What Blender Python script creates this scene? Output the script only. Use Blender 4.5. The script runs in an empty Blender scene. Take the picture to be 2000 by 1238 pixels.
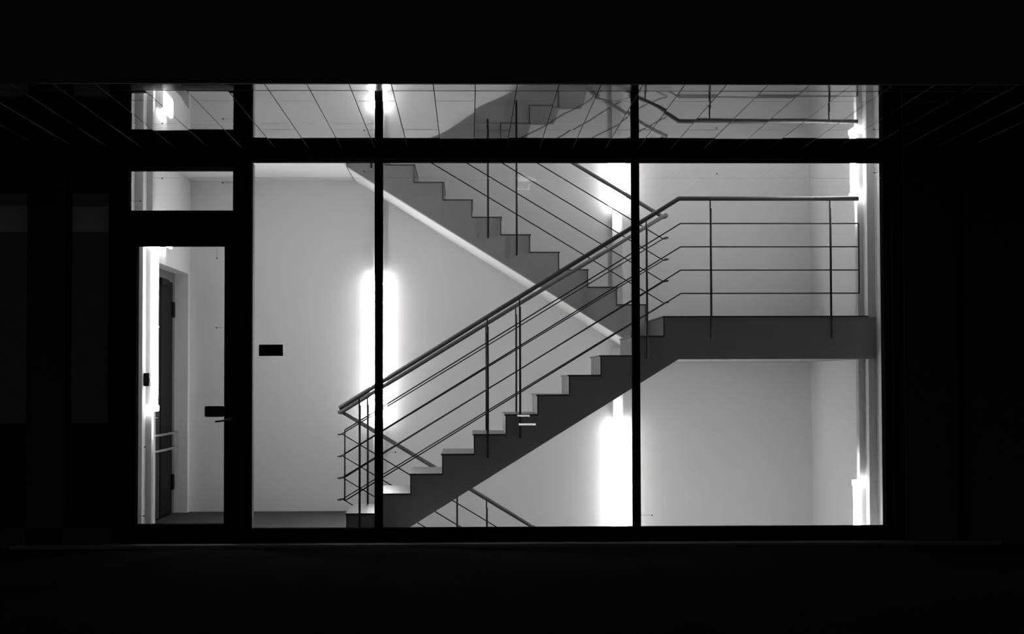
import bpy, bmesh, math, random
from mathutils import Vector, Matrix
from mathutils.geometry import tessellate_polygon

random.seed(7)
scene = bpy.context.scene
COL = scene.collection

# ------------------------------------------------------------------ camera
CAM_Z = 1.371
PITCH, YAW, ROLL = math.radians(2.098), math.radians(1.446), math.radians(-0.145)
fwd = Vector((math.sin(YAW) * math.cos(PITCH), math.cos(YAW) * math.cos(PITCH), math.sin(PITCH)))
rgt = Vector((math.cos(YAW), -math.sin(YAW), 0.0))
upv = rgt.cross(fwd)
rgt2 = math.cos(ROLL) * rgt + math.sin(ROLL) * upv
upv2 = math.cos(ROLL) * upv - math.sin(ROLL) * rgt
cam_data = bpy.data.cameras.new('camera')
cam_data.sensor_width = 36.0
cam_data.lens = 3400.0 / 2000.0 * 36.0
cam_data.clip_end = 300
cam = bpy.data.objects.new('camera', cam_data)
COL.objects.link(cam)
m3 = Matrix((rgt2, upv2, -fwd)).transposed()
cam.matrix_world = Matrix.Translation((0, 0, CAM_Z)) @ m3.to_4x4()
scene.camera = cam

# ------------------------------------------------------------------ world and exposure
world = bpy.data.worlds.new('night')
scene.world = world
world.use_nodes = True
bg = world.node_tree.nodes['Background']
bg.inputs[0].default_value = (1, 1, 1, 1)
bg.inputs[1].default_value = 0.034
scene.view_settings.view_transform = 'Standard'
scene.view_settings.look = 'None'
scene.view_settings.exposure = 0.0
scene.view_settings.gamma = 1.0
scene.view_settings.use_curve_mapping = False
LAMP = 39.0          # radiance of the opal lamp covers

# ------------------------------------------------------------------ materials
MATS = {}
def material(name, grey, rough=0.6, metal=0.0, spec=0.5, vary=0.06, scale=6.0, bump=0.0, bump_scale=80.0, bump_dist=0.002):
    m = bpy.data.materials.new(name)
    m.use_nodes = True
    nt = m.node_tree
    b = nt.nodes['Principled BSDF']
    b.inputs['Roughness'].default_value = rough
    b.inputs['Metallic'].default_value = metal
    b.inputs['Specular IOR Level'].default_value = spec
    tc = nt.nodes.new('ShaderNodeTexCoord')
    no = nt.nodes.new('ShaderNodeTexNoise')
    no.inputs['Scale'].default_value = scale
    no.inputs['Detail'].default_value = 4.0
    nt.links.new(tc.outputs['Object'], no.inputs['Vector'])
    mr = nt.nodes.new('ShaderNodeMapRange')
    mr.inputs['To Min'].default_value = grey * (1 - vary)
    mr.inputs['To Max'].default_value = grey * (1 + vary)
    nt.links.new(no.outputs['Fac'], mr.inputs['Value'])
    cc = nt.nodes.new('ShaderNodeCombineColor')
    for i in range(3):
        nt.links.new(mr.outputs['Result'], cc.inputs[i])
    nt.links.new(cc.outputs['Color'], b.inputs['Base Color'])
    if bump:
        n2 = nt.nodes.new('ShaderNodeTexNoise')
        n2.inputs['Scale'].default_value = bump_scale
        n2.inputs['Detail'].default_value = 2.0
        nt.links.new(tc.outputs['Object'], n2.inputs['Vector'])
        bp = nt.nodes.new('ShaderNodeBump')
        bp.inputs['Strength'].default_value = bump
        bp.inputs['Distance'].default_value = bump_dist
        nt.links.new(n2.outputs['Fac'], bp.inputs['Height'])
        nt.links.new(bp.outputs['Normal'], b.inputs['Normal'])
    MATS[name] = m
    return m

def emitter(name, strength):
    m = bpy.data.materials.new(name)
    m.use_nodes = True
    nt = m.node_tree
    b = nt.nodes['Principled BSDF']
    b.inputs['Base Color'].default_value = (0.8, 0.8, 0.8, 1)
    b.inputs['Roughness'].default_value = 0.4
    b.inputs['Emission Color'].default_value = (1, 1, 1, 1)
    b.inputs['Emission Strength'].default_value = strength
    MATS[name] = m
    return m

def glass_mat():
    m = bpy.data.materials.new('window_glass')
    m.use_nodes = True
    nt = m.node_tree
    nt.nodes.clear()
    out = nt.nodes.new('ShaderNodeOutputMaterial')
    tr = nt.nodes.new('ShaderNodeBsdfTransparent')
    tr.inputs['Color'].default_value = (0.97, 0.97, 0.97, 1)
    gl = nt.nodes.new('ShaderNodeBsdfGlossy')
    gl.inputs['Roughness'].default_value = 0.0
    lw = nt.nodes.new('ShaderNodeLayerWeight')
    lw.inputs['Blend'].default_value = 0.5
    pw = nt.nodes.new('ShaderNodeMath'); pw.operation = 'POWER'; pw.inputs[1].default_value = 5.0
    ma = nt.nodes.new('ShaderNodeMath'); ma.operation = 'MULTIPLY_ADD'
    ma.inputs[1].default_value = 0.96; ma.inputs[2].default_value = 0.04
    mx = nt.nodes.new('ShaderNodeMixShader')
    nt.links.new(lw.outputs['Facing'], pw.inputs[0])
    nt.links.new(pw.outputs[0], ma.inputs[0])
    nt.links.new(ma.outputs[0], mx.inputs[0])
    nt.links.new(tr.outputs[0], mx.inputs[1])
    nt.links.new(gl.outputs[0], mx.inputs[2])
    nt.links.new(mx.outputs[0], out.inputs[0])
    MATS['window_glass'] = m

material('plaster', 0.74, 0.85, vary=0.025, scale=3.0, bump=0.15, bump_scale=120)
material('concrete', 0.28, 0.8, vary=0.07, scale=4.0, bump=0.2, bump_scale=60)
material('stone_tread', 0.055, 0.3, vary=0.2, scale=30.0)
material('floor_stone', 0.033, 0.6, spec=0.15, vary=0.2, scale=12.0)
material('rail_steel', 0.125, 0.5, vary=0.05, spec=0.3)
material('rail_dark', 0.02, 0.5, vary=0.1, spec=0.25)
material('frame_black', 0.012, 0.7, vary=0.1, spec=0.0)
material('bead_black', 0.05, 0.35, vary=0.1)
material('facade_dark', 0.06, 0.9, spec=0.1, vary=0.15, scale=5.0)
material('ground_dark', 0.012, 0.95, spec=0.0, vary=0.25, scale=10.0)
material('kerb', 0.17, 0.9, spec=0.05, vary=0.2, scale=9.0)
material('soffit_metal', 0.64, 0.025, metal=1.0, vary=0.02, scale=2.0)
material('soffit_edge_metal', 0.52, 0.06, metal=1.0, vary=0.03, scale=2.0)
material('soffit_backing', 0.06, 0.9)
material('panel_edge', 0.28, 0.7)
material('white_plastic', 0.78, 0.35, vary=0.02)
material('screw', 0.25, 0.4, metal=0.5)
material('sign_black', 0.012, 0.5)
material('plate_dark', 0.03, 0.4)
material('door_grey', 0.045, 0.7, vary=0.1, spec=0.1)
material('door_frame_grey', 0.16, 0.7, spec=0.1)
material('door_black', 0.008, 0.7, spec=0.08)
material('steel_bright', 0.6, 0.25, metal=1.0)
material('blind_pale', 0.85, 0.8)
material('wire', 0.25, 0.6)
material('post_grey', 0.22, 0.7, spec=0.1)
material('strip_pale', 0.8, 0.6)
material('sensor', 0.02, 0.6)
emitter('opal_light', LAMP)
emitter('opal_end', LAMP * 0.3)
emitter('channel_glow', LAMP * 0.9)  # unseen emitter added inside the channels to light their covers
m = bpy.data.materials.new('opal_cover')
m.use_nodes = True
nt = m.node_tree
nt.nodes.clear()
_o = nt.nodes.new('ShaderNodeOutputMaterial')
_d = nt.nodes.new('ShaderNodeBsdfDiffuse'); _d.inputs['Color'].default_value = (0.8, 0.8, 0.8, 1)
_t = nt.nodes.new('ShaderNodeBsdfTranslucent'); _t.inputs['Color'].default_value = (0.85, 0.85, 0.85, 1)
_m = nt.nodes.new('ShaderNodeMixShader'); _m.inputs[0].default_value = 0.4
nt.links.new(_d.outputs[0], _m.inputs[1]); nt.links.new(_t.outputs[0], _m.inputs[2]); nt.links.new(_m.outputs[0], _o.inputs[0])
MATS['opal_cover'] = m
emitter('bollard_light', 9.0)
glass_mat()

# ------------------------------------------------------------------ geometry helpers
def box(bm, x0, x1, y0, y1, z0, z1):
    vs = [bm.verts.new((x, y, z)) for x in (x0, x1) for y in (y0, y1) for z in (z0, z1)]
    for f in ((0, 1, 3, 2), (4, 6, 7, 5), (0, 4, 5, 1), (2, 3, 7, 6), (0, 2, 6, 4), (1, 5, 7, 3)):
        bm.faces.new([vs[i] for i in f])

def boxes(*bs):
    bm = bmesh.new()
    for b in bs:
        box(bm, *b)
    return bm

def bevelled(x0, x1, y0, y1, z0, z1, w=0.004, seg=1):
    bm = boxes((x0, x1, y0, y1, z0, z1))
    bmesh.ops.bevel(bm, geom=list(bm.edges), offset=w, segments=seg, affect='EDGES', profile=0.5)
    return bm

def prism_xz(pts, y0, y1):
    bm = bmesh.new()
    a = [bm.verts.new((x, y0, z)) for x, z in pts]
    b = [bm.verts.new((x, y1, z)) for x, z in pts]
    n = len(pts)
    for t in tessellate_polygon([[Vector((x, z, 0)) for x, z in pts]]):
        bm.faces.new([a[i] for i in t])
        bm.faces.new([b[i] for i in reversed(t)])
    for i in range(n):
        j = (i + 1) % n
        bm.faces.new((a[j], a[i], b[i], b[j]))
    bmesh.ops.recalc_face_normals(bm, faces=bm.faces)
    return bm

def tube(bm, pts, r, n=10):
    pts = [Vector(p) for p in pts]
    rings = []
    ref = None
    for i, p in enumerate(pts):
        d0 = (pts[i] - pts[i - 1]).normalized() if i > 0 else None
        d1 = (pts[i + 1] - pts[i]).normalized() if i < len(pts) - 1 else None
        t = d0 if d1 is None else d1 if d0 is None else (d0 + d1).normalized()
        s = 1.0
        if d0 is not None and d1 is not None:
            s = 1.0 / max(0.4, t.dot(d1))
        if ref is None:
            ref = Vector((0, 0, 1)) if abs(t.z) < 0.9 else Vector((0, 1, 0))
        u = (ref - t * ref.dot(t)).normalized()
        v = t.cross(u)
        ref = u
        bend = None
        if s > 1.001:
            bend = (d1 - d0).normalized()
        ring = []
        for k in range(n):
            a = 2 * math.pi * k / n
            o = (u * math.cos(a) + v * math.sin(a)) * r
            if bend is not None:
                o = o + bend * (o.dot(bend)) * (s - 1.0)
            ring.append(bm.verts.new(p + o))
        rings.append(ring)
    for a, b in zip(rings, rings[1:]):
        for k in range(n):
            f = bm.faces.new((a[k], a[(k + 1) % n], b[(k + 1) % n], b[k]))
            f.smooth = True
    bm.faces.new(list(reversed(rings[0])))
    bm.faces.new(rings[-1])

def tube_bm(pts, r, n=10):
    bm = bmesh.new()
    tube(bm, pts, r, n)
    bmesh.ops.recalc_face_normals(bm, faces=bm.faces)
    return bm

def mesh_from(name, bm, mat):
    me = bpy.data.meshes.new(name)
    bmesh.ops.recalc_face_normals(bm, faces=bm.faces)
    bm.to_mesh(me)
    bm.free()
    me.materials.append(MATS[mat])
    return me

def obj(name, bm, mat, parent=None):
    o = bpy.data.objects.new(name, mesh_from(name, bm, mat))
    COL.objects.link(o)
    if parent is not None:
        o.parent = parent
        o.matrix_parent_inverse = Matrix.Translation(parent_loc(parent)).inverted()
    return o

def parent_loc(p):
    return p.location.copy() if p.parent is None else Vector((0, 0, 0))

def empty(name, loc):
    o = bpy.data.objects.new(name, None)
    o.empty_display_size = 0.1
    o.location = loc
    COL.objects.link(o)
    return o

def tag(o, label, cat, group=None):
    o['label'] = label
    o['category'] = cat
    if group:
        o['group'] = group
    return o

def struct(o, label=None):
    o['kind'] = 'structure'
    if label:
        o['label'] = label
    return o

# ------------------------------------------------------------------ main dimensions (metres, camera over x=0 y=0)
YG = 15.20                      # glass plane
YF0, YF1 = 15.14, 15.26         # depth of the metal frame
Y1A, Y1B = 15.82, 17.03         # near flight
Y2A, Y2B = 17.30, 18.498        # far flights
XL, XR = -2.945, 3.66           # side walls
ZS = 3.385                      # underside of the soffit
YS0 = 11.76                     # street edge of the soffit
RUN, RISE1, RISE2 = 0.2882, 0.178, 0.1745
ZLAND = 1.958

# ------------------------------------------------------------------ room shell
o = obj('wall_back', boxes((-3.3, 4.0, 18.5, 18.75, -2.2, 6.7)), 'plaster')
struct(o, 'pale plastered back wall of the lit stairwell')

DY0, DY1, DZ = 16.50, 18.38, 2.505
o = obj('wall_left', boxes((XL - 0.14, XL, Y1A, DY0, -2.2, 6.7), (XL - 0.14, XL, DY1, 18.5, -2.2, 6.7),
                           (XL - 0.14, XL, DY0, DY1, DZ, 6.7), (XL - 0.14, XL, DY0, DY1, -2.2, -0.03),
                           (XL - 0.115, XL - 0.075, 15.27, Y1A, -2.2, 6.7)), 'plaster')
struct(o, 'pale left stairwell wall with a recessed doorway')
o = obj('wall_right', boxes((XR, XR + 0.3, 15.84, 18.5, -2.2, 6.7), (XR + 0.07, XR + 0.3, 15.27, 15.84, -2.2, 6.7)), 'plaster')
struct(o, 'pale right stairwell wall')
o = obj('wall_front', boxes((-3.3, 4.0, 15.10, 15.40, ZS + 0.04, 6.7), (-3.3, 4.0, 15.16, 15.30, -2.2, -0.02)), 'plaster')
struct(o, 'stairwell front wall above and below the glazing')
o = obj('ceiling', boxes((-3.3, 4.0, 15.1, 18.75, 6.7, 6.9)), 'plaster')
struct(o, 'stairwell ceiling')
o = obj('floor', boxes((XL - 0.08, -0.60, 15.27, 17.03, -0.25, 0.0), (XL, -1.117, 17.03, 18.5, -0.25, 0.0), (XL - 0.14, XL, DY0, DY1, -0.029, 0.0)), 'floor_stone')
struct(o, 'dark entrance floor left of the stairs')
o = obj('floor_basement', boxes((-3.3, 4.0, 15.1, 18.75, -2.4, -1.98)), 'floor_stone')
struct(o, 'lower stairwell floor')

# ------------------------------------------------------------------ building outside
o = obj('wall_upper_facade', boxes((-14, 14, YS0 - 0.04, YS0, ZS - 0.003, 11.0), (-14, 14, YS0, YS0 + 0.25, ZS + 0.018, 11.0)), 'facade_dark')
struct(o, 'black upper facade overhanging the entrance')
o = obj('wall_facade_right', boxes((3.80, 14, 15.06, 15.4, -0.2, ZS + 0.04)), 'facade_dark')
struct(o, 'black facade wall right of the glazing')
o = obj('wall_facade_left', boxes((-14, -5.2, 15.06, 15.4, -0.2, ZS + 0.04), (-3.79, -3.48, 15.06, 15.4, -0.2, ZS + 0.04),
                                  (-5.2, -3.06, 15.06, 15.4, 3.26, ZS + 0.04), (-5.2, -3.06, 15.06, 15.4, -0.2, 0.12)), 'facade_dark')
struct(o, 'black facade wall left of the entrance door')
o = obj('wall_side_room', boxes((-5.6, -3.3, 17.6, 17.75, -0.2, 3.6), (-5.75, -5.6, 15.4, 17.75, -0.2, 3.6),
                                (-5.6, -3.24, 15.4, 17.6, 3.42, 3.6), (-5.6, -3.24, 15.4, 17.6, -0.2, 0.0), (-3.105, -3.088, 15.41, 16.29, -0.2, 3.42)), 'facade_dark')
struct(o, 'unlit room behind the left windows')
o = obj('ground', boxes((-30, 30, -30, 15.2, -0.45, -0.05)), 'ground_dark')
struct(o, 'black paving in front of the building')
o = obj('trim_1', bevelled(-3.9, 4.6, 14.95, 15.159, -0.06, -0.021, 0.006), 'kerb')
struct(o, 'low concrete threshold step under the glazing')
o = obj('trim_2', bevelled(4.26, 4.31, 15.01, 15.058, -0.05, ZS - 0.002, 0.01), 'frame_black')
struct(o, 'slim vertical cover strip on the right facade wall')

# soffit: backing board with separate polished panels hung under it
sof = obj('ceiling_soffit', boxes((-7.2, 7.4, YS0 + 0.001, 15.12, ZS + 0.0145, ZS + 0.0175)), 'soffit_backing')
struct(sof, 'polished metal soffit of narrow panels reflecting the stairwell')
LANE, LX0, GAP = 0.2857, 0.052, 0.006
def panel_mesh(name, w, l, amp, mat):
    bm = bmesh.new()
    nx, ny = 2, 9
    ph = [random.uniform(0, 6.28) for _ in range(3)]
    g = []
    for i in range(nx + 1):
        row = []
        for j in range(ny + 1):
            u, v = i / nx, j / ny
            z = amp * (math.sin(v * 5.2 + ph[0]) + 0.6 * math.sin(v * 9.7 + ph[1])) + amp * 0.5 * math.sin(u * 3.1 + ph[2])
            row.append(bm.verts.new((u * w, v * l, z)))
        g.append(row)
    for i in range(nx):
        for j in range(ny):
            f = bm.faces.new((g[i][j], g[i][j + 1], g[i + 1][j + 1], g[i + 1][j]))
            f.smooth = True
    bm2 = bm
    rim = [g[i][0] for i in range(nx + 1)] + [g[nx][j] for j in range(1, ny + 1)] + [g[i][ny] for i in range(nx - 1, -1, -1)] + [g[0][j] for j in range(ny - 1, 0, -1)]
    top = [bm2.verts.new((v.co.x, v.co.y, 0.014)) for v in rim]
    n = len(rim)
    for k in range(n):
        bm2.faces.new((rim[k], rim[(k + 1) % n], top[(k + 1) % n], top[k])).material_index = 1
    for e in bm2.edges:
        if e.verts[0] in rim and e.verts[1] in rim and len({e.verts[0], e.verts[1]} & set(rim)) == 2 and any(not f.smooth for f in e.link_faces):
            e.smooth = False
    me = bpy.data.meshes.new(name)
    bm2.normal_update()
    bm2.to_mesh(me)
    bm2.free()
    me.materials.append(MATS[mat])
    me.materials.append(MATS['panel_edge'])
    return me
YTRIM, YA, YB, YEND = 12.05, 12.49, 13.92, 15.12
W = LANE - GAP
variants = {}
for key, l in (('a0', YA - YTRIM), ('a1', YEND - YA), ('b0', YB - YTRIM), ('b1', YEND - YB)):
    variants[key] = [panel_mesh('soffit_panel', W, l - 0.014, 0.00028 * l, 'soffit_metal') for _ in range(3)]
variants['e'] = [panel_mesh('edge_panel', W, YTRIM - YS0 - 0.03, 0.00003, 'soffit_edge_metal') for _ in range(2)]
def put_panel(key, x, y, name):
    p = bpy.data.objects.new(name, random.choice(variants[key]))
    COL.objects.link(p)
    p.parent = sof
    p.location = (x, y, ZS)
    p.rotation_euler = (random.gauss(0, 0.0003), random.gauss(0, 0.0008), 0)
for k in range(-22, 24):
    x = LX0 + k * LANE + GAP / 2
    if k % 2:
        put_panel('a0', x, YTRIM, 'soffit_panel'); put_panel('a1', x, YA, 'soffit_panel')
    else:
        put_panel('b0', x, YTRIM, 'soffit_panel'); put_panel('b1', x, YB, 'soffit_panel')
# street edge strip of short pieces, one per lane
for k in range(-22, 24):
    put_panel('e', LX0 + k * LANE + GAP / 2, YS0 + 0.002, 'edge_panel')

# ------------------------------------------------------------------ glazing frame
K = YF1 / YG
def kx(x): return x * K
def kz(z): return CAM_Z + (z - CAM_Z) * K
ZT, ZB = kz(3.277), kz(0.103)
fr = empty('trim_3', (0, YG, 0))
struct(fr, 'black metal frame of the entrance glazing')
obj('head_rail', boxes((-3.06, 3.79, YF0 - 0.02, YF1, ZT, ZS + 0.045)), 'frame_black', fr)
obj('sill_rail', boxes((-1.88, 3.79, YF0 - 0.02, YF1, -0.02, ZB)), 'frame_black', fr)
obj('threshold', boxes((-3.06, -1.88, YF0 - 0.02, YF1, -0.02, 0.02)), 'frame_black', fr)
obj('jamb', boxes((kx(3.624), 3.79, YF0 - 0.02, YF1, ZB, ZT)), 'frame_black', fr)
obj('jamb', boxes((-3.09, kx(-2.931), YF0 - 0.02, YF1, 0.02, ZT)), 'frame_black', fr)
obj('mullion', boxes((kx(-2.031), -1.889, YF0 - 0.02, YF1, 0.02, ZT), (-1.889, kx(-1.875), YF0, YF1, ZB, ZT)), 'frame_black', fr)
obj('inner_post', boxes((kx(-2.02), kx(-1.877), YF1 + 0.001, 15.40, 0.001, ZT)), 'post_grey', fr)
for a, b in ((-0.809, -0.745), (1.430, 1.497)):
    mu = obj('mullion', boxes((kx(a), b + 0.002, YF0, YF1, ZB, ZT)), 'frame_black', fr)
    obj('cover_cap', boxes((kx(a) + 0.012, b - 0.010, YF0 - 0.014, YF0, ZB, ZT)), 'frame_black', mu)
obj('transom_bar', boxes((kx(-2.931), kx(-2.031), YF0 - 0.02, YF1, 2.60, kz(2.848))), 'frame_black', fr)
obj('transom_head', boxes((kx(-2.931), kx(-2.031), YF0 - 0.01, YF1, kz(3.202), ZT)), 'frame_black', fr)
obj('glazing_bead', boxes((-1.87, 3.62, YF0 - 0.035, YF0 - 0.02, ZT + 0.012, ZT + 0.024)), 'bead_black', fr)
obj('glazing_bead', boxes((-2.93, -2.03, YF0 - 0.025, YF0 - 0.01, kz(3.202) + 0.012, kz(3.202) + 0.022)), 'bead_black', fr)
obj('glazing_bead', boxes((3.70, 3.712, YF0 - 0.035, YF0 - 0.02, ZB, ZT)), 'bead_black', fr)

def gx(px): return (px - 914.0) / 223.0
def gz(py): return CAM_Z + (743.3 - py) / 223.0
def window(name, x0, x1, z0, z1, label, dots=(), wire=True):
    w = empty(name, ((x0 + x1) / 2, YG, z0))
    struct(w, label)
    pane = obj('pane', boxes((x0, x1, YG - 0.005, YG + 0.005, z0, z1)), 'window_glass', w)
    for px, py, ex, ey in dots:
        s = obj('glass_sensor', tube_bm([(gx(px), YG - 0.014, gz(py)), (gx(px), YG - 0.0055, gz(py))], 0.0062, 10), 'sensor', pane)
        if ex is not None:
            obj('sensor_wire', tube_bm([(gx(px), YG - 0.008, gz(py)), (gx(ex), YG - 0.008, gz(ey))], 0.0016, 5), 'wire', pane)
    if wire:
        obj('pale_strip', boxes((x0, x1, YG - 0.0065, YG - 0.0055, 3.1435, 3.1452)), 'strip_pale', w)  # thin pale strip across the pane
    return w
window('window_1', kx(-2.931), kx(-2.031), kz(2.848), kz(3.202), 'small transom window above the entrance door',
       ((437, 357, 459, 357), (278, 393, 257, 393), (320, 348.5, None, None)))
window('window_2', kx(-1.875), kx(-0.809), ZB, ZT, 'tall narrow window beside the entrance door', ((712, 335, 733, 335),))
window('window_3', -0.743, kx(1.430), ZB, ZT, 'middle stairwell window', ((773, 881, 746, 881),))
window('window_4', 1.499, kx(3.624), ZB, ZT, 'right stairwell window', ((1271, 1005, 1248, 1005), (1402, 339, None, None), (1712, 337, 1722, 337)))

# entrance door
d1 = empty('door_1', (-2.49, YG, 0.02))
struct(d1, 'black framed glass entrance door')
lx0, lx1 = kx(-2.931) + 0.004, kx(-2.031) - 0.004
gx0, gx1, gz0, gz1 = kx(-2.861), kx(-2.103), kz(0.143), kz(2.544)
obj('door_stile', boxes((lx0, gx0, YF0 - 0.005, YF1, 0.024, 2.596)), 'frame_black', d1)
obj('door_stile', boxes((gx1, lx1, YF0 - 0.005, YF1, 0.024, 2.596)), 'frame_black', d1)
obj('door_rail', boxes((gx0, gx1, YF0 - 0.005, YF1, 0.024, gz0)), 'frame_black', d1)
obj('door_rail', boxes((gx0, gx1, YF0 - 0.005, YF1, gz1, 2.596)), 'frame_black', d1)
pn = obj('pane', boxes((gx0, gx1, YG - 0.005, YG + 0.005, gz0, gz1)), 'window_glass', d1)
for px, py, ex, ey in ((426.5, 504, 426.5, 483), (426, 639, 443, 639), (289, 869, None, None), (288, 1002, 271, 1002)):
    obj('glass_sensor', tube_bm([(gx(px), YG - 0.014, gz(py)), (gx(px), YG - 0.0055, gz(py))], 0.0062, 10), 'sensor', pn)
    if ex:
        obj('sensor_wire', tube_bm([(gx(px), YG - 0.008, gz(py)), (gx(ex), YG - 0.008, gz(ey))], 0.0016, 5), 'wire', pn)
hd = obj('door_handle', tube_bm([(-2.055, YF0 - 0.006, 1.045), (-2.055, YF0 - 0.055, 1.045), (-2.07, YF0 - 0.062, 1.040), (-2.18, YF0 - 0.062, 1.025)], 0.0085, 10), 'rail_steel', d1)
obj('rosette', tube_bm([(-2.055, YF0 - 0.006, 1.045), (-2.055, YF0 - 0.012, 1.045)], 0.026, 16), 'rail_steel', hd)
obj('lock_cylinder', tube_bm([(-2.05, YF0 - 0.005, 0.96), (-2.05, YF0 - 0.016, 0.96)], 0.017, 12), 'rail_dark', d1)

# unlit windows left of the door
def dark_window(name, x0, x1, label):
    w = empty(name, ((x0 + x1) / 2, YG, 0.12))
    struct(w, label)
    for b, n in (((x0, x0 + 0.025, 15.14, 15.26, 0.12, 3.26), 'jamb'), ((x1 - 0.025, x1, 15.14, 15.26, 0.12, 3.26), 'jamb'),
                 ((x0 + 0.025, x1 - 0.025, 15.14, 15.26, 0.12, 0.17), 'sill_rail'), ((x0 + 0.025, x1 - 0.025, 15.14, 15.26, 3.22, 3.26), 'head_rail')):
        obj(n, boxes(b), 'frame_black', w)
    obj('pane', boxes((x0 + 0.025, x1 - 0.025, YG - 0.005, YG + 0.005, 0.17, 3.22)), 'window_glass', w)
    return w
wd = dark_window('window_5', -3.48, -3.09, 'narrow unlit window left of the entrance door')
obj('pull_handle', tube_bm([(-3.41, 15.13, 0.76), (-3.41, 15.105, 0.76), (-3.41, 15.105, 0.24), (-3.41, 15.13, 0.24)], 0.004, 8), 'steel_bright', wd)
dark_window('window_6', -5.2, -3.79, 'unlit window at the far left edge')
for x0, x1, z1, lab in ((-3.485, -3.108, 2.905, 'faint pale panel behind the narrow unlit window beside the door'),
                        (-5.15, -3.80, 2.915, 'faint pale panel behind the unlit window at the left edge')):
    c = empty('pale_panel', ((x0 + x1) / 2, 15.32, 2.68))
    tag(c, lab, 'panel')
    obj('panel_body', bevelled(x0, x1, 15.29, 15.37, 2.68, z1, 0.008), 'blind_pale', c)
    obj('bottom_bar', bevelled(x0 + 0.01, x1 - 0.01, 15.315, 15.335, 2.655, 2.672, 0.004), 'frame_black', c)

# inner doors in the left wall
d2 = empty('door_2', (XL - 0.14, (DY0 + DY1) / 2, 0))
struct(d2, 'dark double door recessed in the left wall')
XD = XL - 0.14
obj('door_frame', boxes((XD - 0.06, XD, DY0, DY1, DZ - 0.10, DZ), (XD - 0.06, XD, DY1 - 0.12, DY1, 0, DZ - 0.10), (XD - 0.06, XD, DY0, DY0 + 0.06, 0, DZ - 0.10)), 'door_frame_grey', d2)
lf = obj('door_leaf', boxes((XD - 0.055, XD - 0.015, DY0 + 0.06, 17.60, 0.01, DZ - 0.10)), 'door_grey', d2)
lf2 = obj('door_leaf', boxes((XD - 0.055, XD - 0.005, 17.605, DY1 - 0.12, 0.01, DZ - 0.10)), 'door_black', d2)
obj('door_closer', bevelled(XD - 0.005, XD + 0.05, 17.35, 17.75, DZ - 0.17, DZ - 0.10, 0.005), 'door_black', d2)
for z in (0.845, 0.69):
    obj('push_bar', tube_bm([(XD, DY0 + 0.05, z), (XD + 0.055, DY0 + 0.08, z), (XD + 0.055, DY1 - 0.16, z), (XD, DY1 - 0.13, z)], 0.014, 8), 'steel_bright', d2)
for z in (0.33, 2.12):
    obj('hinge', bevelled(XD - 0.004, XD + 0.02, DY1 - 0.16, DY1 - 0.08, z - 0.08, z + 0.08, 0.004), 'door_black', d2)
obj('door_handle', tube_bm([(XD - 0.01, 16.95, 1.02), (XD + 0.05, 16.95, 1.02), (XD + 0.05, 17.1, 1.02)], 0.009, 8), 'steel_bright', lf)
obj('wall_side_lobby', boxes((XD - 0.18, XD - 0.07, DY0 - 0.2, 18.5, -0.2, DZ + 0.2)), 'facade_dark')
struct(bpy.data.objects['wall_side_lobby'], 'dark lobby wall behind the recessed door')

# ------------------------------------------------------------------ stairs
def flight_up_right():
    t = empty('stair_flight', (-1.096, (Y1A + Y1B) / 2, 0))
    tag(t, 'near concrete stair flight rising right behind the middle window', 'staircase')
    n0 = -1.092
    pts = [(n0, 0.0)]
    for k in range(11):
        x = n0 + k * RUN
        pts.append((x, (k + 1) * RISE1 - 0.014))
        pts.append((n0 + (k + 1) * RUN if k < 10 else n0 + 10 * RUN + 0.004, (k + 1) * RISE1 - 0.014))
    pts[-1] = (1.917, 1.944)
    pts += [(1.917, 1.563), (-0.61, 0.0)]
    obj('flight_slab', prism_xz(pts, Y1A, Y1B), 'concrete', t)
    for k in range(11):
        x = n0 + k * RUN
        z = (k + 1) * RISE1
        x1 = x + RUN - 0.001 if k < 10 else 1.917
        obj('tread', bevelled(x - 0.022, x1, Y1A - 0.006, Y1B + 0.006, z - 0.014, z, 0.002), 'stone_tread', t)
        obj('riser', boxes((x - 0.011, x - 0.0005, Y1A - 0.003, Y1B + 0.003, z - RISE1 + (0.001 if k else 0.002), z - 0.0145)), 'stone_tread', t)
    return t
flight_up_right()

def flight_far(name, label, x_first, z_first, n, below, soffit=None):
    # rises to the left; x_first is the riser of the first step, z_first the level it starts from
    t = empty(name, (x_first, (Y2A + Y2B) / 2, z_first))
    tag(t, label, 'staircase')
    pts = [(x_first, z_first)]
    for k in range(n):
        z = z_first + (k + 1) * RISE2 - 0.012
        pts.append((x_first - k * RUN, z))
        pts.append((x_first - (k + 1) * RUN if k < n - 1 else x_first - (n - 1) * RUN - 0.085, z))
    pts += below
    obj('flight_slab', prism_xz(pts, Y2A, Y2B), 'concrete', t)
    if soffit:
        (xa, za), (xb, zb) = soffit
        obj('plastered_underside', prism_xz([(xa, za), (xb, zb), (xb - 0.004, zb - 0.010), (xa - 0.004, za - 0.010)], Y2A, Y2B), 'plaster', t)
    for k in range(n):
        x = x_first - k * RUN
        z = z_first + (k + 1) * RISE2
        x1 = x - RUN + 0.001 if k < n - 1 else x - 0.083
        obj('tread', bevelled(x1, x + 0.018, Y2A - 0.006, Y2B - 0.004, z - 0.012, z, 0.002), 'stone_tread', t)
        obj('riser', boxes((x + 0.0005, x + 0.010, Y2A - 0.004, Y2B - 0.004, z - RISE2 + 0.001, z - 0.0125)), 'stone_tread', t)
    return t
flight_far('stair_flight', 'far pale stair flight rising left from the landing', 1.763, ZLAND, 11, [(-1.204, 3.51), (1.526, 1.805), (1.763, 1.662)], ((-1.19, 3.4985), (1.763, 1.6615)))
ZLOW = -RISE2 * 11
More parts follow.
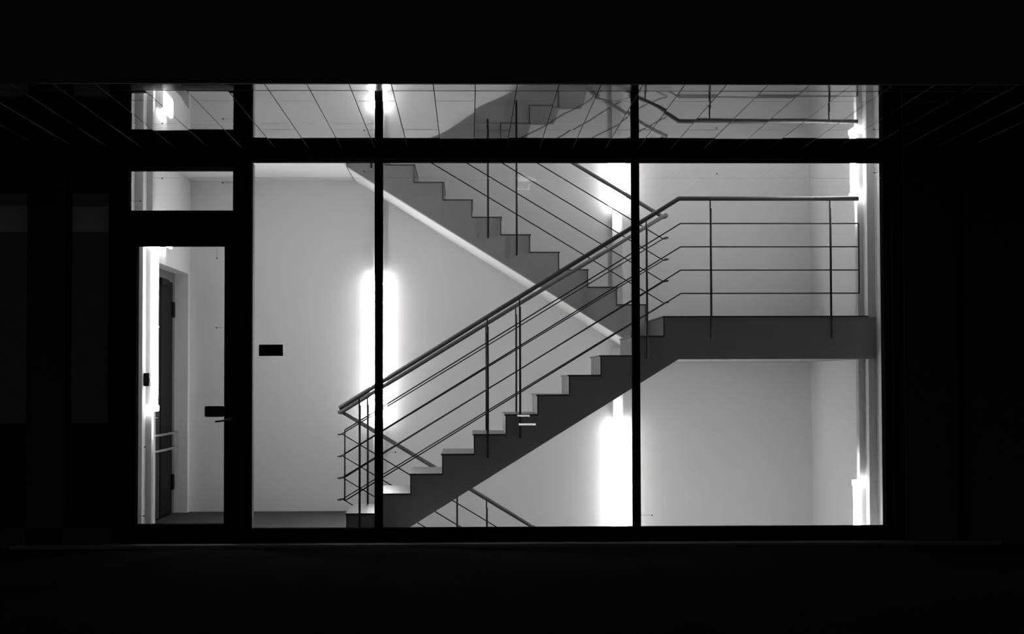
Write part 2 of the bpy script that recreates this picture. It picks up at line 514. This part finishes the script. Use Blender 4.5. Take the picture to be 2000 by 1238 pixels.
flight_far('stair_flight', 'stair flight going down to the basement behind the near flight', 1.763, ZLOW, 10, [(-1.117, -0.36), (1.5, ZLOW - 0.02)])

ld = empty('stair_landing', ((1.92 + XR) / 2, Y1A, 1.563))
tag(ld, 'thick concrete landing slab at the right under the level railing', 'landing')
obj('landing_slab', boxes((1.9175, XR - 0.001, Y1A, 18.499, 1.563, 1.945), (1.7635, 1.9175, Y1B + 0.01, 18.499, 1.60, 1.945), (XR - 0.001, XR + 0.069, Y1A, 15.839, 1.563, 1.945)), 'concrete', ld)
obj('landing_tile', boxes((1.918, XR - 0.001, Y1A - 0.006, 18.499, 1.9455, ZLAND), (1.774, 1.918, Y1B + 0.01, 18.499, 1.9455, ZLAND)), 'stone_tread', ld)
ul = empty('stair_landing', ((XL - 1.2) / 2, 16.9, 3.50))
tag(ul, 'upper landing slab seen from below at the top left corner', 'landing')
ZUP = ZLAND + 11 * RISE2
obj('landing_slab', boxes((XL + 0.001, -1.2085, 15.41, 18.499, 3.50, ZUP - 0.013)), 'plaster', ul)
obj('landing_tile', boxes((XL + 0.001, -1.2085, 15.41, 18.499, ZUP - 0.0125, ZUP)), 'stone_tread', ul)

# ------------------------------------------------------------------ railings
RO = (-0.228, -0.441, -0.654, -0.866)     # thin rails below the handrail
def post(parent, x, y, z0, z1, mat='rail_dark', wall_side=1):
    p = obj('post', tube_bm([(x, y, z0), (x, y, z1 - 0.075)], 0.0102, 10), mat, parent)
    obj('post_spigot', tube_bm([(x - 0.004, y, z1 - 0.09), (x - 0.004, y, z1)], 0.0065, 8), mat, p)
    for dz in (0.03, 0.13):
        obj('fixing_bolt', tube_bm([(x, y, z0 + dz), (x, y + wall_side * 0.0315, z0 + dz)], 0.006, 6), mat, p)

YR = Y1A - 0.032
rl = empty('stair_railing', (-1.166, YR, 0))
tag(rl, 'dark street-side railing climbing the near flight and running level along the landing', 'railing')
HA, HB, HC = (-1.166, YR, 1.127), (1.924, YR, 3.028), (3.571, YR, 3.028)
SL = (HB[2] - HA[2]) / (HB[0] - HA[0])
def hz(x): return HA[2] + SL * (min(x, HB[0]) - HA[0])
obj('handrail', tube_bm([HA, HB, HC], 0.0205, 14), 'rail_steel', rl)
for dz in RO:
    obj('rail_bar', tube_bm([(-1.115, YR, hz(-1.115) + dz + 0.0), (1.936, YR, 3.028 + dz), (3.570, YR, 3.028 + dz)], 0.006, 8), 'rail_dark', rl)
obj('end_bar', tube_bm([(-1.115, YR, hz(-1.115) + RO[0]), (-1.115, YR, hz(-1.115) + RO[3])], 0.0065, 8), 'rail_dark', rl)
obj('end_bar', tube_bm([(3.570, YR, 3.028 + RO[0]), (3.570, YR, 3.028 + RO[3])], 0.0065, 8), 'rail_dark', rl)
def tread1(x): return (int((x + 1.092) / RUN) + 1) * RISE1
for x in (-0.981, 0.178, 0.471, 1.628):
    post(rl, x, YR, max(0.02, tread1(x) - 0.215), hz(x) - 0.015)
for x in (2.214, 3.311):
    post(rl, x, YR, 1.747, 3.028 - 0.015)

# inner railing: winds up from the basement, round the well and on to the upper floor
YI1, YI2 = Y1B + 0.034, Y2A - 0.034
YM = (YI1 + YI2) / 2
RU = (YI2 - YI1) / 2
SL2 = RISE2 / RUN
ri = empty('stair_railing', (-1.245, YM, 0))
tag(ri, 'inner railing winding between the flights with a grey handrail', 'railing')
ZLO, ZHI = 1.069, 2.999
XLO, XHI = -1.245, 1.945
def inner_path(dz, ext):
    p = []
    p.append((2.0, YI2, ZLO + dz - SL2 * (2.0 - XLO)))
    p.append((XLO, YI2, ZLO + dz))
    for i in range(1, 8):
        a = math.pi * i / 8
        p.append((XLO - ext * math.sin(a) ** 0.6, YM + RU * math.cos(a), ZLO + dz))
    p.append((XLO, YI1, ZLO + dz))
    p.append((XHI, YI1, ZHI + dz))
    for i in range(1, 8):
        a = math.pi * i / 8
        p.append((XHI + ext * math.sin(a) ** 0.6, YM - RU * math.cos(a), ZHI + dz))
    p.append((XHI, YI2, ZHI + dz))
    p.append((-1.15, YI2, ZHI + dz + SL2 * (XHI + 1.15)))
    return p
obj('handrail', tube_bm(inner_path(0, 0.015), 0.0205, 12), 'rail_steel', ri)
for dz in RO:
    obj('rail_bar', tube_bm(inner_path(dz + 0.009, 0.035), 0.006, 8), 'rail_dark', ri)
def hi1(x): return ZLO + (ZHI - ZLO) / (XHI - XLO) * (x - XLO)
def hi2(x): return ZHI + SL2 * (XHI - x)
def hi0(x): return ZLO - SL2 * (x - XLO)
for x in (-0.981, 0.178, 0.471, 1.628):
    post(ri, x, YI1, max(0.02, tread1(x) - 0.215), hi1(x) - 0.012, wall_side=-1)
def tread2(x, x0, z0): return z0 + (int((x0 - x) / RUN) + 1) * RISE2
for x in (-0.96, 0.200, 0.485):
    post(ri, x, YI2, tread2(x, 1.763, ZLAND) - 0.215, hi2(x) - 0.012)
for x in (-0.111, 0.183, 1.45):
    post(ri, x, YI2, tread2(x, 1.763, ZLOW) - 0.215, hi0(x) - 0.012)

# ------------------------------------------------------------------ lamps
def wall_lamp(label, axis, pos, z0, z1):
    # axis 'y': on the back wall facing -y at x=pos; 'x+' on the left wall facing +x; 'x-' on the right wall facing -x, both at y=pos
    HW, DP, TR = 0.095, 0.094, 0.068
    def T(u, d, z):
        if axis == 'y': return (pos + u, 18.5 - d, z)
        if axis == 'x+': return (XL + d, pos + u, z)
        return (XR - d, pos + u, z)
    base = T(0, 0, z0)
    t = empty('wall_lamp', base)
    tag(t, label, 'lamp', 'opal tube lamps on the stairwell walls')
    def slab(u0, u1, d0, d1, za, zb, w=0.0):
        bm = bmesh.new()
        vs = [bm.verts.new(T(u, d, z)) for u in (u0, u1) for d in (d0, d1) for z in (za, zb)]
        for f in ((0, 1, 3, 2), (4, 6, 7, 5), (0, 4, 5, 1), (2, 3, 7, 6), (0, 2, 6, 4), (1, 5, 7, 3)):
            bm.faces.new([vs[i] for i in f])
        if w:
            bmesh.ops.bevel(bm, geom=list(bm.edges), offset=w, segments=2, affect='EDGES', profile=0.5)
        return bm
    obj('base_plate', slab(-HW + 0.012, HW - 0.012, 0.0005, TR, z0 + 0.055, z1 - 0.055), 'white_plastic', t)
    # opal cover with a rounded section
    bm = bmesh.new()
    prof = []
    for i in range(13):
        a = math.pi * i / 12
        prof.append((-(HW - 0.004) * (abs(math.cos(a)) ** 0.8) * (1 if math.cos(a) > 0 else -1), TR + (DP - TR) * math.sin(a) ** 0.8))
    ra = [bm.verts.new(T(u, d, z0 + 0.055)) for u, d in prof]
    rb = [bm.verts.new(T(u, d, z1 - 0.055)) for u, d in prof]
    for k in range(len(prof) - 1):
        bm.faces.new((ra[k], ra[k + 1], rb[k + 1], rb[k])).smooth = True
    bm.faces.new(ra)
    bm.faces.new(list(reversed(rb)))
    bm.faces.new((ra[0], rb[0], rb[-1], ra[-1]))
    obj('diffuser', bm, 'opal_light', t)
    for za, zb in ((z0, z0 + 0.054), (z1 - 0.054, z1)):
        c = obj('end_cap', slab(-HW, HW, 0.022, DP + 0.002, za, zb, 0.008), 'opal_end', t)
        for u in (-0.06, 0.06):
            a = Vector(T(u, DP + 0.001, (za + zb) / 2)); b = Vector(T(u, DP + 0.005, (za + zb) / 2))
            obj('screw', tube_bm([a, b], 0.006, 8), 'screw', c)
    zm = (z0 + z1) / 2
    for u in (-0.06, 0.06):
        a = Vector(T(u, DP - 0.002, zm)); b = Vector(T(u, DP + 0.005, zm))
        obj('screw', tube_bm([a, b], 0.006, 8), 'screw', t)
    return slab

def channel(label, axis, pos, za, zb, lamp_end):
    # white duct with an opal front; added hidden emitter makes its lamp end glow
    HWC, DC = 0.055, 0.052
    def T(u, d, z):
        if axis == 'y': return (pos + u, 18.4995 - d, z)
        if axis == 'x+': return (XL + 0.0005 + d, pos + u, z)
        return (XR - 0.0005 - d, pos + u, z)
    def slabs(*bs):
        bm = bmesh.new()
        for u0, u1, d0, d1, z0, z1 in bs:
            p, q = T(u0, d0, z0), T(u1, d1, z1)
            box(bm, min(p[0], q[0]), max(p[0], q[0]), min(p[1], q[1]), max(p[1], q[1]), z0, z1)
        return bm
    t = empty('cable_channel', T(0, 0, za))
    tag(t, label, 'cable channel', 'white cable channels between the lamps')
    obj('channel_body', slabs((-HWC, HWC, 0.0, 0.003, za, zb), (-HWC, -HWC + 0.003, 0.003, DC - 0.003, za, zb), (HWC - 0.003, HWC, 0.003, DC - 0.003, za, zb)), 'white_plastic', t)
    obj('channel_cover', slabs((-HWC, HWC, DC - 0.003, DC, za, zb)), 'opal_cover', t)
    z0, z1 = (za + 0.004, za + 0.26) if lamp_end == 'low' else (zb - 0.26, zb - 0.004)
    obj('hidden_emitter', tube_bm([T(0, 0.018, z0), T(0, 0.018, z1)], 0.008, 8), 'channel_glow', t)

LL = 1.55
wall_lamp('glowing vertical tube lamp on the back wall behind the left mullion', 'y', -0.947, 0.933, 0.933 + LL)
wall_lamp('glowing vertical tube lamp low on the back wall under the near flight', 'y', 1.588, 0.931 - LL, 0.931)
wall_lamp('glowing vertical tube lamp high on the back wall above the far flight', 'y', 1.588, 3.205, 3.205 + LL)
wall_lamp('glowing vertical tube lamp on the left wall seen through the door', 'x+', 16.06, 1.10, 1.10 + LL)
wall_lamp('glowing tube lamp low on the right wall beneath the landing', 'x-', 16.06, 0.444 - LL, 0.444)
wall_lamp('glowing tube lamp high on the right wall above the level railing', 'x-', 16.06, 3.06, 3.06 + LL)
dl = empty('wall_lamp', (XL, 16.80, 2.62))
tag(dl, 'short horizontal lamp on the left wall above the recessed doorway', 'lamp', 'opal tube lamps on the stairwell walls')
obj('base_plate', bevelled(XL + 0.0005, XL + 0.030, 16.43, 17.05, 2.675, 2.805, 0.003), 'white_plastic', dl)
obj('diffuser', bevelled(XL + 0.030, XL + 0.062, 16.46, 17.02, 2.665, 2.815, 0.012, 2), 'opal_end', dl)
for y0, y1 in ((16.42, 16.458), (17.022, 17.06)):
    obj('end_cap', bevelled(XL + 0.0305, XL + 0.066, y0, y1, 2.66, 2.82, 0.006, 2), 'white_plastic', dl)
channel('white cable channel above the lamp behind the left mullion', 'y', -0.947, 0.933 + LL + 0.002, 3.26, 'low')
channel('white cable channel below the lamp behind the left mullion', 'y', -0.947, -0.16, 0.931, 'high')
channel('white cable channel on the back wall between near flight and low lamp', 'y', 1.588, 0.933, 1.715, 'low')
channel('white cable channel on the back wall below the high lamp', 'y', 1.588, 2.135, 3.203, 'high')
channel('white cable channel on the left wall below the lamp by the door', 'x+', 16.06, 0.002, 1.098, 'high')
channel('white cable channel on the left wall above the lamp by the door', 'x+', 16.06, 1.102 + LL, 3.497, 'low')
channel('white cable channel on the right wall under the landing', 'x-', 16.06, 0.446, 1.56, 'low')
channel('white cable channel on the right wall standing on the landing', 'x-', 16.06, 1.96, 3.058, 'high')

# ------------------------------------------------------------------ small things
def plate(name, label, cat, x0, x1, z0, z1, y, r, mat):
    bm = bmesh.new()
    pts = []
    for cx, cz, a0 in ((x1 - r, z1 - r, 0), (x0 + r, z1 - r, 90), (x0 + r, z0 + r, 180), (x1 - r, z0 + r, 270)):
        for i in range(4):
            a = math.radians(a0 + 30 * i)
            pts.append((cx + r * math.cos(a), cz + r * math.sin(a)))
    o = obj(name, prism_xz(pts, y - 0.006, y), mat)
    return tag(o, label, cat)
plate('sign', 'black rectangular sign stuck on the tall narrow window', 'sign', -1.819, -1.610, 1.592, 1.691, YG - 0.006, 0.003, 'sign_black')
plate('sign', 'dark rounded sign on the door glass beside the handle', 'sign', -2.287, -2.119, 1.064, 1.158, YG - 0.006, 0.012, 'plate_dark')

wb = empty('switch_box', (XL, 15.90, 1.33))
tag(wb, 'small dark box on the left wall in front of the lamp', 'box')
obj('box_body', bevelled(XL + 0.0005, XL + 0.05, 15.88, 15.955, 1.33, 1.45, 0.005), 'door_black', wb)
obj('box_button', tube_bm([(XL + 0.05, 15.917, 1.39), (XL + 0.056, 15.917, 1.39)], 0.016, 12), 'plate_dark', wb)
for z, lab in ((1.585, 'upper white switch at the edge of the recessed doorway'), (1.335, 'lower white switch at the edge of the recessed doorway')):
    sw = empty('light_switch', (XL, 16.44, z))
    tag(sw, lab, 'switch', 'switches by the recessed doorway')
    obj('switch_plate', bevelled(XL + 0.0005, XL + 0.022, 16.39, 16.495, z, z + 0.10, 0.004), 'white_plastic', sw)
    obj('switch_rocker', bevelled(XL + 0.022, XL + 0.03, 16.41, 16.475, z + 0.02, z + 0.08, 0.003), 'white_plastic', sw)

# low bollard lamp across the yard, mirrored in the glass as two white bars
bl = empty('bollard_lamp', (1.45, -14.0, -0.05))
tag(bl, 'low bollard lamp with two light bars mirrored on the near flight', 'lamp')
obj('bollard_body', bevelled(1.18, 1.74, -14.2, -14.02, -0.05, 0.62, 0.02, 2), 'frame_black', bl)
obj('light_bar', bevelled(1.28, 1.72, -14.03, -13.99, 0.235, 0.285, 0.012, 2), 'bollard_light', bl)
obj('light_bar', bevelled(1.25, 1.57, -14.03, -13.99, 0.46, 0.50, 0.012, 2), 'bollard_light', bl)
